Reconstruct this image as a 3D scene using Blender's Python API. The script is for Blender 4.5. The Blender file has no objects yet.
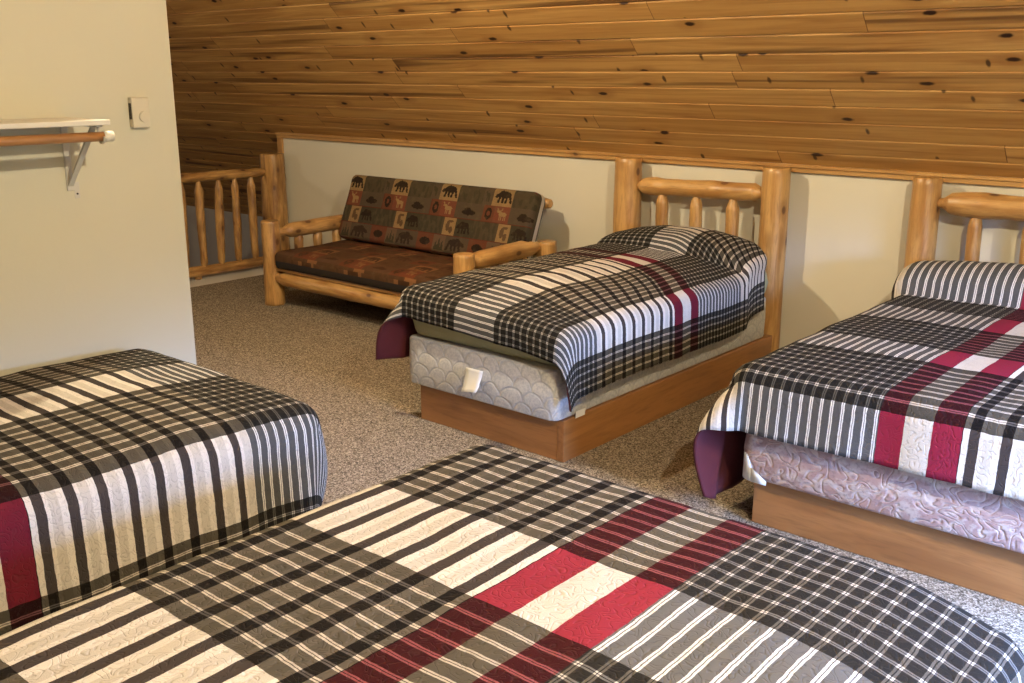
import bpy, bmesh, math, random
from mathutils import Vector, Matrix, noise

C = bpy.context.scene.collection
PI = math.pi
random.seed(7)

# ------------------------------------------------------------------ nodes
def newmat(name):
    m = bpy.data.materials.new(name)
    m.use_nodes = True
    nt = m.node_tree
    nt.nodes.clear()
    out = nt.nodes.new('ShaderNodeOutputMaterial')
    b = nt.nodes.new('ShaderNodeBsdfPrincipled')
    nt.links.new(b.outputs[0], out.inputs[0])
    return m, nt, b

def setin(nt, sock, v):
    if isinstance(v, bpy.types.NodeSocket):
        nt.links.new(v, sock)
    elif isinstance(v, (tuple, list)) and len(v) == 3 and sock.type == 'RGBA':
        sock.default_value = (*v, 1)
    else:
        sock.default_value = v

def M(nt, op, a, b=None, c=None, clamp=False):
    n = nt.nodes.new('ShaderNodeMath')
    n.operation = op
    n.use_clamp = clamp
    for i, v in enumerate((a, b, c)):
        if v is not None:
            setin(nt, n.inputs[i], v)
    return n.outputs[0]

def mixc(nt, f, a, b, blend='MIX'):
    n = nt.nodes.new('ShaderNodeMix')
    n.data_type = 'RGBA'
    n.blend_type = blend
    setin(nt, n.inputs[0], f)
    setin(nt, n.inputs[6], a)
    setin(nt, n.inputs[7], b)
    return n.outputs[2]

def comb(nt, x, y, z=0.0):
    n = nt.nodes.new('ShaderNodeCombineXYZ')
    for i, v in enumerate((x, y, z)):
        setin(nt, n.inputs[i], v)
    return n.outputs[0]

def sep(nt, v):
    n = nt.nodes.new('ShaderNodeSeparateXYZ')
    nt.links.new(v, n.inputs[0])
    return n.outputs

def coords(nt, which):
    return nt.nodes.new('ShaderNodeTexCoord').outputs[which]

def tnoise(nt, vec, scale, detail=2.0, rough=0.5, dist=0.0):
    n = nt.nodes.new('ShaderNodeTexNoise')
    nt.links.new(vec, n.inputs['Vector'])
    n.inputs['Scale'].default_value = scale
    n.inputs['Detail'].default_value = detail
    n.inputs['Roughness'].default_value = rough
    n.inputs['Distortion'].default_value = dist
    return n.outputs[0]

def voro(nt, vec, scale, out='Distance', feature='F1', rnd=1.0, dims='3D'):
    n = nt.nodes.new('ShaderNodeTexVoronoi')
    n.voronoi_dimensions = dims
    n.feature = feature
    nt.links.new(vec, n.inputs['Vector'])
    n.inputs['Scale'].default_value = scale
    n.inputs['Randomness'].default_value = rnd
    return n.outputs[out]

def white(nt, vec):
    n = nt.nodes.new('ShaderNodeTexWhiteNoise')
    n.noise_dimensions = '3D'
    nt.links.new(vec, n.inputs['Vector'])
    return n.outputs['Value']

def smooth(nt, v, lo, hi, a=0.0, b=1.0):
    n = nt.nodes.new('ShaderNodeMapRange')
    n.interpolation_type = 'SMOOTHSTEP'
    setin(nt, n.inputs[0], v)
    for i, x in enumerate((lo, hi, a, b)):
        n.inputs[1 + i].default_value = x
    return n.outputs[0]

def ramp(nt, v, stops, interp='LINEAR'):
    n = nt.nodes.new('ShaderNodeValToRGB')
    n.color_ramp.interpolation = interp
    el = n.color_ramp.elements
    while len(el) < len(stops):
        el.new(0.5)
    for e, (p, c) in zip(el, stops):
        e.position = p
        e.color = (*c, 1)
    nt.links.new(v, n.inputs[0])
    return n.outputs[0]

def bump(nt, b, h, strength, dist):
    n = nt.nodes.new('ShaderNodeBump')
    n.inputs['Strength'].default_value = strength
    n.inputs['Distance'].default_value = dist
    nt.links.new(h, n.inputs['Height'])
    nt.links.new(n.outputs[0], b.inputs['Normal'])

def plain(name, col, rough=0.6, var=0.06, vscale=6.0, bmp=0.0, bscale=200.0):
    m, nt, b = newmat(name)
    o = coords(nt, 'Object')
    f = tnoise(nt, o, vscale, 3)
    c2 = tuple(x * (1 - 2 * var) for x in col)
    setin(nt, b.inputs['Base Color'], mixc(nt, f, col, c2))
    b.inputs['Roughness'].default_value = rough
    if bmp:
        bump(nt, b, tnoise(nt, o, bscale, 2), bmp, 0.002)
    return m

# ------------------------------------------------------------------ materials
def mat_wood(name, light, dark, rough=0.42, axis=2, stretch=9.0, knot=(0.09, 0.03, 0.01), kscale=3.2, ksize=0.14, grain=14.0):
    """pine: grain stretched along one local axis, scattered knots"""
    m, nt, b = newmat(name)
    o = coords(nt, 'Object')
    info = nt.nodes.new('ShaderNodeObjectInfo')
    off = M(nt, 'MULTIPLY', info.outputs['Random'], 37.0)
    s = sep(nt, o)
    q = [s[0], s[1], s[2]]
    q = [M(nt, 'ADD', v, off) for v in q]
    g = list(q)
    g[axis] = M(nt, 'DIVIDE', q[axis], stretch)
    gv = comb(nt, *g)
    f1 = tnoise(nt, gv, grain, 4, 0.6, 0.6)
    f2 = tnoise(nt, gv, grain * 5, 2, 0.6)
    k = list(q)
    k[axis] = M(nt, 'DIVIDE', q[axis], 1.7)
    kd = voro(nt, comb(nt, *k), kscale * 1.7)
    kn = smooth(nt, kd, ksize * 0.45, ksize, 1.0, 0.0)
    halo = smooth(nt, kd, ksize, ksize * 2.6, 0.55, 0.0)
    c = mixc(nt, smooth(nt, f1, 0.35, 0.7), light, dark)
    c = mixc(nt, M(nt, 'MULTIPLY', smooth(nt, f2, 0.5, 0.75), 0.35), c, tuple(x * 0.55 for x in dark))
    c = mixc(nt, halo, c, tuple(x * 0.75 for x in dark))
    c = mixc(nt, M(nt, 'MULTIPLY', kn, 0.85), c, knot)
    setin(nt, b.inputs['Base Color'], c)
    b.inputs['Roughness'].default_value = rough
    b.inputs['Coat Weight'].default_value = 0.25
    b.inputs['Coat Roughness'].default_value = 0.3
    bump(nt, b, M(nt, 'ADD', f1, M(nt, 'MULTIPLY', kn, -0.3)), 0.35, 0.004)
    return m

PW = 0.1227      # ceiling board cover width
def mat_ceiling():
    m, nt, b = newmat('knotty_pine_boards')
    o = coords(nt, 'Object')
    x, t, _ = sep(nt, o)
    row = M(nt, 'FLOOR', M(nt, 'DIVIDE', M(nt, 'SUBTRACT', t, 0.102), PW))
    rr = white(nt, comb(nt, row, 3.1, 1.7))
    xo = M(nt, 'ADD', x, M(nt, 'MULTIPLY', rr, 9.0))
    cell = M(nt, 'FLOOR', M(nt, 'DIVIDE', xo, 2.6))
    br = white(nt, comb(nt, row, cell, 5.0))
    br2 = white(nt, comb(nt, row, cell, 9.0))
    joint = M(nt, 'ABSOLUTE', M(nt, 'SUBTRACT', M(nt, 'FRACT', M(nt, 'DIVIDE', xo, 2.6)), 0.5))
    jm = smooth(nt, joint, 0.4988, 0.4994)
    xs = M(nt, 'ADD', xo, M(nt, 'MULTIPLY', br, 50.0))
    grain = tnoise(nt, comb(nt, M(nt, 'MULTIPLY', xs, 0.9), M(nt, 'MULTIPLY', t, 22.0), row), 1.0, 4, 0.6, 0.8)
    fine = tnoise(nt, comb(nt, M(nt, 'MULTIPLY', xs, 2.5), M(nt, 'MULTIPLY', t, 160.0), row), 1.0, 2)
    streak = tnoise(nt, comb(nt, M(nt, 'MULTIPLY', xs, 0.42), M(nt, 'MULTIPLY', t, 15.0), M(nt, 'MULTIPLY', row, 7.3)), 1.0, 2, 0.5, 0.3)
    c = mixc(nt, br, (0.64, 0.375, 0.125), (0.50, 0.275, 0.083))
    c = mixc(nt, smooth(nt, grain, 0.35, 0.75), c, (0.38, 0.18, 0.050))
    c = mixc(nt, M(nt, 'MULTIPLY', smooth(nt, fine, 0.5, 0.8), 0.3), c, (0.32, 0.15, 0.045))
    sm = M(nt, 'MULTIPLY', smooth(nt, streak, 0.54, 0.68), smooth(nt, br2, 0.35, 0.5))
    c = mixc(nt, M(nt, 'MULTIPLY', sm, 0.8), c, (0.095, 0.035, 0.012))
    # knots: one layer of ovals along the board, one of spike knots across it
    v1 = comb(nt, M(nt, 'MULTIPLY', xs, 1.55), M(nt, 'MULTIPLY', t, 3.8), 0.0)
    wob = M(nt, 'MULTIPLY', tnoise(nt, comb(nt, M(nt, 'MULTIPLY', xs, 20.0), M(nt, 'MULTIPLY', t, 20.0), 0.0), 1.0, 2), 0.05)
    k1 = M(nt, 'ADD', voro(nt, v1, 1.0, dims='2D'), wob)
    km1 = smooth(nt, k1, 0.055, 0.09, 1.0, 0.0)
    kh1 = smooth(nt, k1, 0.10, 0.24, 0.5, 0.0)
    v2 = comb(nt, M(nt, 'MULTIPLY', xs, 3.4), M(nt, 'MULTIPLY', t, 1.55), 0.0)
    k2 = M(nt, 'ADD', voro(nt, v2, 1.0, dims='2D'), wob)
    km2 = smooth(nt, k2, 0.045, 0.075, 0.85, 0.0)
    c = mixc(nt, kh1, c, (0.33, 0.15, 0.042))
    c = mixc(nt, M(nt, 'MAXIMUM', km1, km2), c, (0.028, 0.009, 0.004))
    c = mixc(nt, M(nt, 'MULTIPLY', jm, 0.8), c, (0.10, 0.04, 0.015))
    setin(nt, b.inputs['Base Color'], c)
    b.inputs['Roughness'].default_value = 0.5
    b.inputs['Specular IOR Level'].default_value = 0.3
    b.inputs['Coat Weight'].default_value = 0.04
    b.inputs['Coat Roughness'].default_value = 0.35
    bump(nt, b, grain, 0.15, 0.003)
    return m

def mat_carpet():
    m, nt, b = newmat('speckled_loop_carpet')
    o = coords(nt, 'Object')
    a = tnoise(nt, o, 125.0, 3, 0.75)
    d = voro(nt, o, 190.0, 'Color')
    dl = sep(nt, d)[0]
    big = tnoise(nt, o, 1.3, 2)
    f = M(nt, 'ADD', M(nt, 'MULTIPLY', a, 0.62), M(nt, 'MULTIPLY', dl, 0.38))
    c = ramp(nt, f, [(0.28, (0.045, 0.036, 0.026)), (0.42, (0.155, 0.127, 0.09)), (0.54, (0.29, 0.24, 0.178)), (0.70, (0.55, 0.48, 0.37))])
    c = mixc(nt, M(nt, 'MULTIPLY', big, 0.2), c, (0.19, 0.155, 0.105))
    setin(nt, b.inputs['Base Color'], c)
    b.inputs['Roughness'].default_value = 0.95
    b.inputs['Specular IOR Level'].default_value = 0.1
    bump(nt, b, f, 0.7, 0.006)
    return m

def mat_quilt(name, red, char=(0.115, 0.118, 0.120), weft=(0.125, 0.122, 0.110)):
    m, nt, b = newmat(name)
    uv = nt.nodes.new('ShaderNodeUVMap')
    uv.uv_map = 'cloth'
    u0, v0, _ = sep(nt, uv.outputs[0])
    wob = tnoise(nt, uv.outputs[0], 30.0, 2)
    u = M(nt, 'ADD', u0, M(nt, 'MULTIPLY', M(nt, 'SUBTRACT', wob, 0.5), 0.006))
    v = M(nt, 'ADD', v0, M(nt, 'MULTIPLY', M(nt, 'SUBTRACT', wob, 0.5), 0.006))
    PWP, PV = 1.74, 0.71
    w = M(nt, 'MULTIPLY', M(nt, 'FRACT', M(nt, 'DIVIDE', u, PWP)), PWP)
    vv = M(nt, 'MULTIPLY', M(nt, 'FRACT', M(nt, 'DIVIDE', v, PV)), PV)
    # warp: pale field with dark stripes
    fs = M(nt, 'FRACT', M(nt, 'DIVIDE', M(nt, 'SUBTRACT', 0.84, w), 0.105))
    bright, field, ink, edge = (0.80, 0.745, 0.66), (0.64, 0.59, 0.51), (0.05, 0.042, 0.04), (0.80, 0.745, 0.66)
    pale = ramp(nt, fs, [(0.0, bright), (0.20, ink), (0.53, edge), (0.66, field), (0.97, bright)], 'CONSTANT')
    # warp: charcoal with double pale lines
    fd = M(nt, 'MULTIPLY', M(nt, 'FRACT', M(nt, 'DIVIDE', M(nt, 'SUBTRACT', w, 1.14), 0.0425)), 0.0425)
    lin = (0.80, 0.78, 0.74)
    dark = ramp(nt, M(nt, 'DIVIDE', fd, 0.0425), [(0.0, char), (0.12, lin), (0.24, char), (0.30, lin), (0.42, char)], 'CONSTANT')
    cream = (0.66, 0.62, 0.55)
    zone = ramp(nt, M(nt, 'DIVIDE', w, PWP), [(0.0, (0, 0, 0)), (0.84 / PWP, red), (0.94 / PWP, cream), (1.04 / PWP, red), (1.14 / PWP, (0, 0, 0))], 'CONSTANT')
    isp = M(nt, 'LESS_THAN', w, 0.84)
    isd = M(nt, 'GREATER_THAN', w, 1.14)
    W = mixc(nt, isp, mixc(nt, isd, zone, dark), pale)
    # weft: clear bands and dark bands with double pale picks
    fv = M(nt, 'FRACT', M(nt, 'DIVIDE', vv, 0.0475))
    inband = M(nt, 'LESS_THAN', vv, 0.43)
    notedge = M(nt, 'MULTIPLY', M(nt, 'GREATER_THAN', vv, 0.028), M(nt, 'LESS_THAN', vv, 0.405))
    l1 = M(nt, 'MULTIPLY', M(nt, 'GREATER_THAN', fv, 0.80), M(nt, 'LESS_THAN', fv, 0.90))
    l2 = M(nt, 'MULTIPLY', M(nt, 'GREATER_THAN', fv, 0.95), M(nt, 'LESS_THAN', fv, 1.01))
    l3 = M(nt, 'LESS_THAN', fv, 0.05)
    line = M(nt, 'MULTIPLY', M(nt, 'ADD', l1, M(nt, 'ADD', l2, l3)), notedge, clamp=True)
    V = mixc(nt, inband, (1, 1, 1), mixc(nt, line, weft, (0.74, 0.72, 0.68)))
    c = mixc(nt, 1.0, W, V, 'MULTIPLY')
    c = mixc(nt, M(nt, 'MULTIPLY', M(nt, 'MULTIPLY', line, inband), 0.07), c, (0.8, 0.78, 0.74))
    # stitched meander
    q1 = tnoise(nt, uv.outputs[0], 34.0, 0.0, 0.5, 0.8)
    st = M(nt, 'ABSOLUTE', M(nt, 'SUBTRACT', M(nt, 'FRACT', M(nt, 'MULTIPLY', q1, 4.0)), 0.5))
    groove = smooth(nt, st, 0.0, 0.22)
    thread = tnoise(nt, uv.outputs[0], 420.0, 1)
    c = mixc(nt, M(nt, 'MULTIPLY', M(nt, 'SUBTRACT', 1.0, groove), 0.13), c, (0.06, 0.05, 0.045))
    c = mixc(nt, M(nt, 'MULTIPLY', M(nt, 'SUBTRACT', thread, 0.35), 0.5, clamp=True), c, (0.05, 0.047, 0.045))
    setin(nt, b.inputs['Base Color'], c)
    b.inputs['Roughness'].default_value = 0.95
    b.inputs['Specular IOR Level'].default_value = 0.08
    bump(nt, b, groove, 0.4, 0.005)
    return m

def mat_ticking(name, base, shade, sx=11.0, rows=16.0):
    """woven box spring cover: rows of raised scallops"""
    m, nt, b = newmat(name)
    o = coords(nt, 'Object')
    x, y, z = sep(nt, o)
    nx = tnoise(nt, o, 6.0, 2)
    a = M(nt, 'ADD', M(nt, 'ADD', x, y), M(nt, 'MULTIPLY', nx, 0.10))
    zr = M(nt, 'MULTIPLY', z, rows)
    r = M(nt, 'FLOOR', zr)
    fz = M(nt, 'FRACT', zr)
    ax = M(nt, 'FRACT', M(nt, 'ADD', M(nt, 'MULTIPLY', a, sx), M(nt, 'MULTIPLY', r, 0.5)))
    dx = M(nt, 'SUBTRACT', ax, 0.5)
    d = M(nt, 'SQRT', M(nt, 'ADD', M(nt, 'MULTIPLY', M(nt, 'MULTIPLY', dx, dx), 2.6), M(nt, 'MULTIPLY', M(nt, 'MULTIPLY', fz, fz), 0.75)))
    ring = smooth(nt, M(nt, 'ABSOLUTE', M(nt, 'SUBTRACT', d, 0.80)), 0.0, 0.13)
    inner = smooth(nt, M(nt, 'ABSOLUTE', M(nt, 'SUBTRACT', d, 0.45)), 0.0, 0.10)
    sp = tnoise(nt, o, 90.0, 3, 0.7)
    c = mixc(nt, M(nt, 'MULTIPLY', M(nt, 'SUBTRACT', 1.0, ring), 0.6), base, shade)
    c = mixc(nt, M(nt, 'MULTIPLY', M(nt, 'SUBTRACT', 1.0, inner), 0.25), c, shade)
    c = mixc(nt, M(nt, 'MULTIPLY', smooth(nt, sp, 0.42, 0.62), 0.6), c, shade)
    setin(nt, b.inputs['Base Color'], c)
    b.inputs['Roughness'].default_value = 0.7
    b.inputs['Sheen Weight'].default_value = 0.1
    bump(nt, b, M(nt, 'ADD', ring, M(nt, 'MULTIPLY', sp, 0.5)), 0.4, 0.005)
    return m

def mat_floral(name, base, shade, pale):
    m, nt, b = newmat(name)
    o = coords(nt, 'Object')
    x, y, z = sep(nt, o)
    a = M(nt, 'ADD', x, y)
    vec = comb(nt, a, M(nt, 'MULTIPLY', z, 1.15), 0.0)
    wn = tnoise(nt, vec, 22.0, 2)
    wv = comb(nt, M(nt, 'ADD', a, M(nt, 'MULTIPLY', wn, 0.05)), M(nt, 'ADD', z, M(nt, 'MULTIPLY', wn, 0.04)), 0.0)
    e = voro(nt, wv, 22.0, 'Distance', 'DISTANCE_TO_EDGE', 0.8)
    vm = tnoise(nt, vec, 13.0, 1.0, 0.5, 0.7)
    vl = M(nt, 'ABSOLUTE', M(nt, 'SUBTRACT', M(nt, 'FRACT', M(nt, 'MULTIPLY', vm, 6.0)), 0.5))
    line = smooth(nt, vl, 0.03, 0.13, 1.0, 0.0)
    big = tnoise(nt, vec, 9.0, 3, 0.6, 1.5)
    sp = tnoise(nt, vec, 70.0, 3, 0.6)
    c = mixc(nt, smooth(nt, big, 0.45, 0.62), base, pale)
    c = mixc(nt, M(nt, 'MULTIPLY', smooth(nt, sp, 0.5, 0.7), 0.5), c, shade)
    c = mixc(nt, M(nt, 'MULTIPLY', line, 0.65), c, tuple(min(1, q * 1.12) for q in pale))
    setin(nt, b.inputs['Base Color'], c)
    b.inputs['Roughness'].default_value = 0.75
    bump(nt, b, M(nt, 'ADD', smooth(nt, vl, 0.0, 0.3), M(nt, 'MULTIPLY', big, 0.8)), 0.4, 0.006)
    return m

def mat_tapestry():
    """woven patchwork colours, carried as a per-face colour on the cushion mesh"""
    m, nt, b = newmat('lodge_patchwork_tapestry')
    at = nt.nodes.new('ShaderNodeAttribute')
    at.attribute_name = 'weave'
    o = coords(nt, 'Object')
    n = tnoise(nt, o, 160.0, 3, 0.8)
    big = tnoise(nt, o, 24.0, 3)
    c = mixc(nt, M(nt, 'MULTIPLY', smooth(nt, n, 0.4, 0.7), 0.35), at.outputs['Color'], (0.05, 0.035, 0.022))
    c = mixc(nt, M(nt, 'MULTIPLY', smooth(nt, big, 0.5, 0.75), 0.25), c, (0.12, 0.09, 0.05))
    setin(nt, b.inputs['Base Color'], c)
    b.inputs['Roughness'].default_value = 0.9
    b.inputs['Specular IOR Level'].default_value = 0.1
    bump(nt, b, n, 0.3, 0.003)
    return m

LOG = mat_wood('peeled_log_pine', (0.67, 0.40, 0.145), (0.43, 0.21, 0.062), 0.38, 2, 9.0, kscale=5.0, ksize=0.17, grain=22.0)
LOGD = mat_wood('aged_log_pine', (0.60, 0.34, 0.115), (0.27, 0.125, 0.036), 0.4, 2, 7.0, kscale=6.0, ksize=0.2, grain=20.0)
BOARD = mat_wood('stained_pine_board', (0.39, 0.175, 0.053), (0.27, 0.112, 0.032), 0.4, 0, 9.0, knot=(0.09, 0.03, 0.012), kscale=2.2, ksize=0.075)
TRIMW = mat_wood('pine_trim', (0.62, 0.36, 0.125), (0.45, 0.23, 0.07), 0.4, 0, 12.0, kscale=2.5, ksize=0.07)
CEIL = mat_ceiling()
CARPET = mat_carpet()
QRED = mat_quilt('plaid_quilt_cloth_red', (0.27, 0.026, 0.046))
QWINE = mat_quilt('plaid_quilt_cloth_wine', (0.24, 0.016, 0.042), (0.088, 0.090, 0.090), (0.095, 0.095, 0.088))
QMAROON = mat_quilt('plaid_quilt_cloth_maroon', (0.13, 0.010, 0.024), (0.085, 0.087, 0.087), (0.105, 0.103, 0.093))
BACKING = plain('plum_quilt_backing', (0.085, 0.008, 0.012), 0.9, 0.1, 20, 0.3, 120)
PAINT = plain('cream_wall_paint', (0.66, 0.64, 0.515), 0.75, 0.015, 2.0, 0.12, 90)
PAINTK = plain('pale_kneewall_paint', (0.82, 0.775, 0.63), 0.7, 0.015, 2.0, 0.1, 90)
GREYP = plain('grey_stairwell_paint', (0.50, 0.49, 0.48), 0.8, 0.02)
WHITE = plain('white_enamel', (0.78, 0.76, 0.70), 0.4, 0.03)
WHITEP = plain('white_plastic', (0.80, 0.78, 0.70), 0.35, 0.01)
IVORY = plain('ivory_plastic', (0.70, 0.65, 0.52), 0.4, 0.01)
PAPER = plain('white_paper_label', (0.82, 0.80, 0.74), 0.8, 0.02)
GREEN = plain('sage_green_sheet', (0.44, 0.44, 0.25), 0.85, 0.08, 14, 0.2, 60)
TICK = mat_ticking('grey_scallop_ticking', (0.66, 0.65, 0.61), (0.43, 0.44, 0.45), 8.5, 17.0)
FLORAL = mat_floral('mauve_floral_ticking', (0.45, 0.30, 0.27), (0.19, 0.12, 0.13), (0.60, 0.49, 0.44))
TAP = mat_tapestry()
BLACKF = plain('black_futon_backing', (0.016, 0.013, 0.012), 0.9, 0.1)
CREAMF = plain('cream_futon_edge', (0.60, 0.54, 0.43), 0.85, 0.05)
DARKM = plain('dark_hole', (0.03, 0.03, 0.03), 0.6, 0.05)
BRKT = plain('grey_white_bracket_enamel', (0.62, 0.61, 0.57), 0.4, 0.03)

# ------------------------------------------------------------------ builders
def link(name, me, mat, parent=None, loc=(0, 0, 0), rot=None):
    o = bpy.data.objects.new(name, me)
    C.objects.link(o)
    mats = mat if isinstance(mat, (list, tuple)) else [mat]
    for mm in mats:
        me.materials.append(mm)
    if parent is not None:
        o.parent = parent
        loc = Vector(loc) - parent.location
    o.location = loc
    if rot is not None:
        if isinstance(rot, Matrix):
            o.rotation_euler = rot.to_euler()
        else:
            o.rotation_euler = rot
    return o

def from_bm(name, bm, mat, parent=None, loc=(0, 0, 0), rot=None, smoothf=True):
    me = bpy.data.meshes.new(name)
    bmesh.ops.recalc_face_normals(bm, faces=bm.faces)
    if smoothf:
        for f in bm.faces:
            f.smooth = True
    bm.to_mesh(me)
    bm.free()
    return link(name, me, mat, parent, loc, rot)

def tag(o, label, cat, group=None):
    o['label'] = label
    o['category'] = cat
    if group:
        o['group'] = group
    return o

def struct(o):
    o['kind'] = 'structure'
    return o

def thing(name, loc, label, cat, group=None):
    e = bpy.data.objects.new(name, None)
    e.empty_display_size = 0.1
    e.location = loc
    C.objects.link(e)
    return tag(e, label, cat, group)

def bm_box(bm, lo, hi, bevel=0.0, seg=2):
    c = [(a + b) / 2 for a, b in zip(lo, hi)]
    s = [b - a for a, b in zip(lo, hi)]
    r = bmesh.ops.create_cube(bm, size=1.0, matrix=Matrix.Translation(c) @ Matrix.Diagonal((*s, 1)))
    if bevel:
        es = set()
        for v in r['verts']:
            es.update(v.link_edges)
        bmesh.ops.bevel(bm, geom=list(es), offset=bevel, segments=seg, affect='EDGES', profile=0.5)

def box(name, lo, hi, mat, parent=None, bevel=0.0, seg=2, along=None):
    """axis aligned box; the mesh is local to its centre so procedural grain follows the piece.
    along='Y'/'Z' turns the local x axis onto that world axis."""
    c = Vector([(a + b) / 2 for a, b in zip(lo, hi)])
    h = [(b - a) / 2 for a, b in zip(lo, hi)]
    rot = None
    if along == 'Y':
        h = [h[1], h[0], h[2]]
        rot = (0, 0, PI / 2)
    elif along == 'Z':
        h = [h[2], h[1], h[0]]
        rot = (0, PI / 2, 0)
    bm = bmesh.new()
    bm_box(bm, [-x for x in h], h, bevel, seg)
    o = from_bm(name, bm, mat, parent, c, rot, smoothf=False)
    return o

def log(name, p0, p1, prof, mat, parent=None, seed=0, amp=0.05, n=26, k=20, cap=0.005, bend=0.0):
    """peeled log between two points; prof = [(u, radius)...], local z runs along it"""
    p0, p1 = Vector(p0), Vector(p1)
    L = (p1 - p0).length
    us = sorted(set([i / n for i in range(n + 1)] + [u for u, _ in prof]))
    def rad(u):
        for (a, ra), (b2, rb) in zip(prof, prof[1:]):
            if u <= b2:
                f = (u - a) / max(1e-9, b2 - a)
                return ra + (rb - ra) * f
        return prof[-1][1]
    bm = bmesh.new()
    rings = []
    rings.append((-0.0, rad(0) - cap))
    rings += [(min(max(u, cap / L), 1 - cap / L), rad(u)) for u in us]
    rings.append((1.0, rad(1) - cap))
    vr = []
    for u, r in rings:
        ring = []
        for j in range(k):
            a = 2 * PI * j / k
            d = Vector((math.cos(a), math.sin(a), 0))
            nn = noise.noise(Vector((d.x * 0.8 + seed * 3.7, d.y * 0.8, u * L * 3.0)))
            n2 = noise.noise(Vector((d.x * 2.5 + seed, d.y * 2.5 + 9, u * L * 11.0)))
            rr = max(0.002, r) * (1 + amp * 1.3 * nn + amp * 0.8 * n2)
            bx = bend * math.sin(PI * u)
            wx = 0.25 * amp * L * 0.1 * noise.noise(Vector((seed * 1.3, 4, u * L * 1.5)))
            ring.append(bm.verts.new((d.x * rr + bx + wx, d.y * rr, u * L)))
        vr.append(ring)
    for a, b2 in zip(vr, vr[1:]):
        for j in range(k):
            bm.faces.new((a[j], a[(j + 1) % k], b2[(j + 1) % k], b2[j]))
    ends = [bm.faces.new(vr[0]), bm.faces.new(vr[-1])]
    q = (p1 - p0).to_track_quat('Z', 'Y').to_matrix()
    bmesh.ops.recalc_face_normals(bm, faces=bm.faces)
    for e in ends:
        for ed in e.edges:
            ed.smooth = False
    return from_bm(name, bm, mat, parent, p0, q)

def tube(bm, pts, r, k=10):
    """swept tube along a polyline, appended to a bmesh"""
    vr = []
    pts = [Vector(p) for p in pts]
    for i, p in enumerate(pts):
        d = (pts[min(i + 1, len(pts) - 1)] - pts[max(i - 1, 0)]).normalized()
        q = d.to_track_quat('Z', 'Y').to_matrix()
        vr.append([bm.verts.new(p + q @ Vector((r * math.cos(2 * PI * j / k), r * math.sin(2 * PI * j / k), 0))) for j in range(k)])
    for a, b in zip(vr, vr[1:]):
        for j in range(k):
            bm.faces.new((a[j], a[(j + 1) % k], b[(j + 1) % k], b[j]))
    bm.faces.new(vr[0])
    bm.faces.new(vr[-1])

# ------------------------------------------------------------------ the room
YW = 5.42
XL, XR = -7.33, 0.85        # loft floor: open left edge, right wall
YB = -2.2
PX = -3.68                 # face of the partition
ZT = 1.145                 # where the sloped ceiling meets the kneewall
ZC = 2.95                  # flat ceiling height behind the view

struct(box('floor', (-7.02, YB, -0.2), (XR, YW + 0.1, 0.0), CARPET))
struct(box('wall_back', (XL + 0.03, YW, 0.0), (XR, YW + 0.1, ZT + 0.02), PAINTK))
struct(box('wall_left', (PX - 0.12, YB, 0.0), (PX, 2.226, ZC), PAINT, bevel=0.004))
struct(box('wall_front', (-14.0, YB - 0.1, -2.6), (XR + 0.1, YB, ZC), TRIMW))
struct(box('wall_far', (-14.0, 6.42, -2.6), (XL + 0.3, 6.52, 0.16), GREYP))
struct(box('wall_end', (-14.1, YB, -2.6), (-14.0, 6.52, ZC), GREYP))
struct(box('floor', (-14.0, YB, -2.7), (XL + 0.3, 6.5, -2.6), CARPET))
struct(box('wall_under', (XL + 0.1, YB - 0.1, -2.6), (XL + 0.2, 6.52, -0.2), GREYP))
struct(box('wall_back', (XL + 0.08, 5.53, -0.2), (XL + 0.18, 6.52, 1.0), GREYP))
struct(box('ceiling', (-14.0, YB, ZC), (XR + 0.1, YW - (ZC - ZT) + 0.03, ZC + 0.1), TRIMW))

# right wall with its low window opening (y0, y1, z0, z1)
WINS = [(2.25, 3.65, 0.40, 1.40)]
bm = bmesh.new()
ya = YB
for wy0, wy1, wz0, wz1 in sorted(WINS):
    bm_box(bm, (XR, ya, 0), (XR + 0.12, wy0, ZC))
    bm_box(bm, (XR, wy0, 0), (XR + 0.12, wy1, wz0))
    bm_box(bm, (XR, wy0, wz1), (XR + 0.12, wy1, ZC))
    ya = wy1
bm_box(bm, (XR, ya, 0), (XR + 0.12, YW + 0.1, ZC))
struct(from_bm('wall_right', bm, PAINT, smoothf=False))
for k, (wy0, wy1, wz0, wz1) in enumerate(WINS):
    bm = bmesh.new()
    for lo, hi in (((XR - 0.02, wy0 - 0.07, wz0 - 0.07), (XR + 0.06, wy0 + 0.02, wz1 + 0.07)),
                   ((XR - 0.02, wy1 - 0.02, wz0 - 0.07), (XR + 0.06, wy1 + 0.07, wz1 + 0.07)),
                   ((XR - 0.02, wy0, wz0 - 0.07), (XR + 0.06, wy1, wz0 + 0.02)),
                   ((XR - 0.02, wy0, wz1 - 0.02), (XR + 0.06, wy1, wz1 + 0.07)),
                   ((XR + 0.02, (wy0 + wy1) / 2 - 0.02, wz0), (XR + 0.05, (wy0 + wy1) / 2 + 0.02, wz1))):
        bm_box(bm, lo, hi, 0.004, 1)
    struct(from_bm('window_%d' % (k + 1), bm, TRIMW, smoothf=False))

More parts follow.
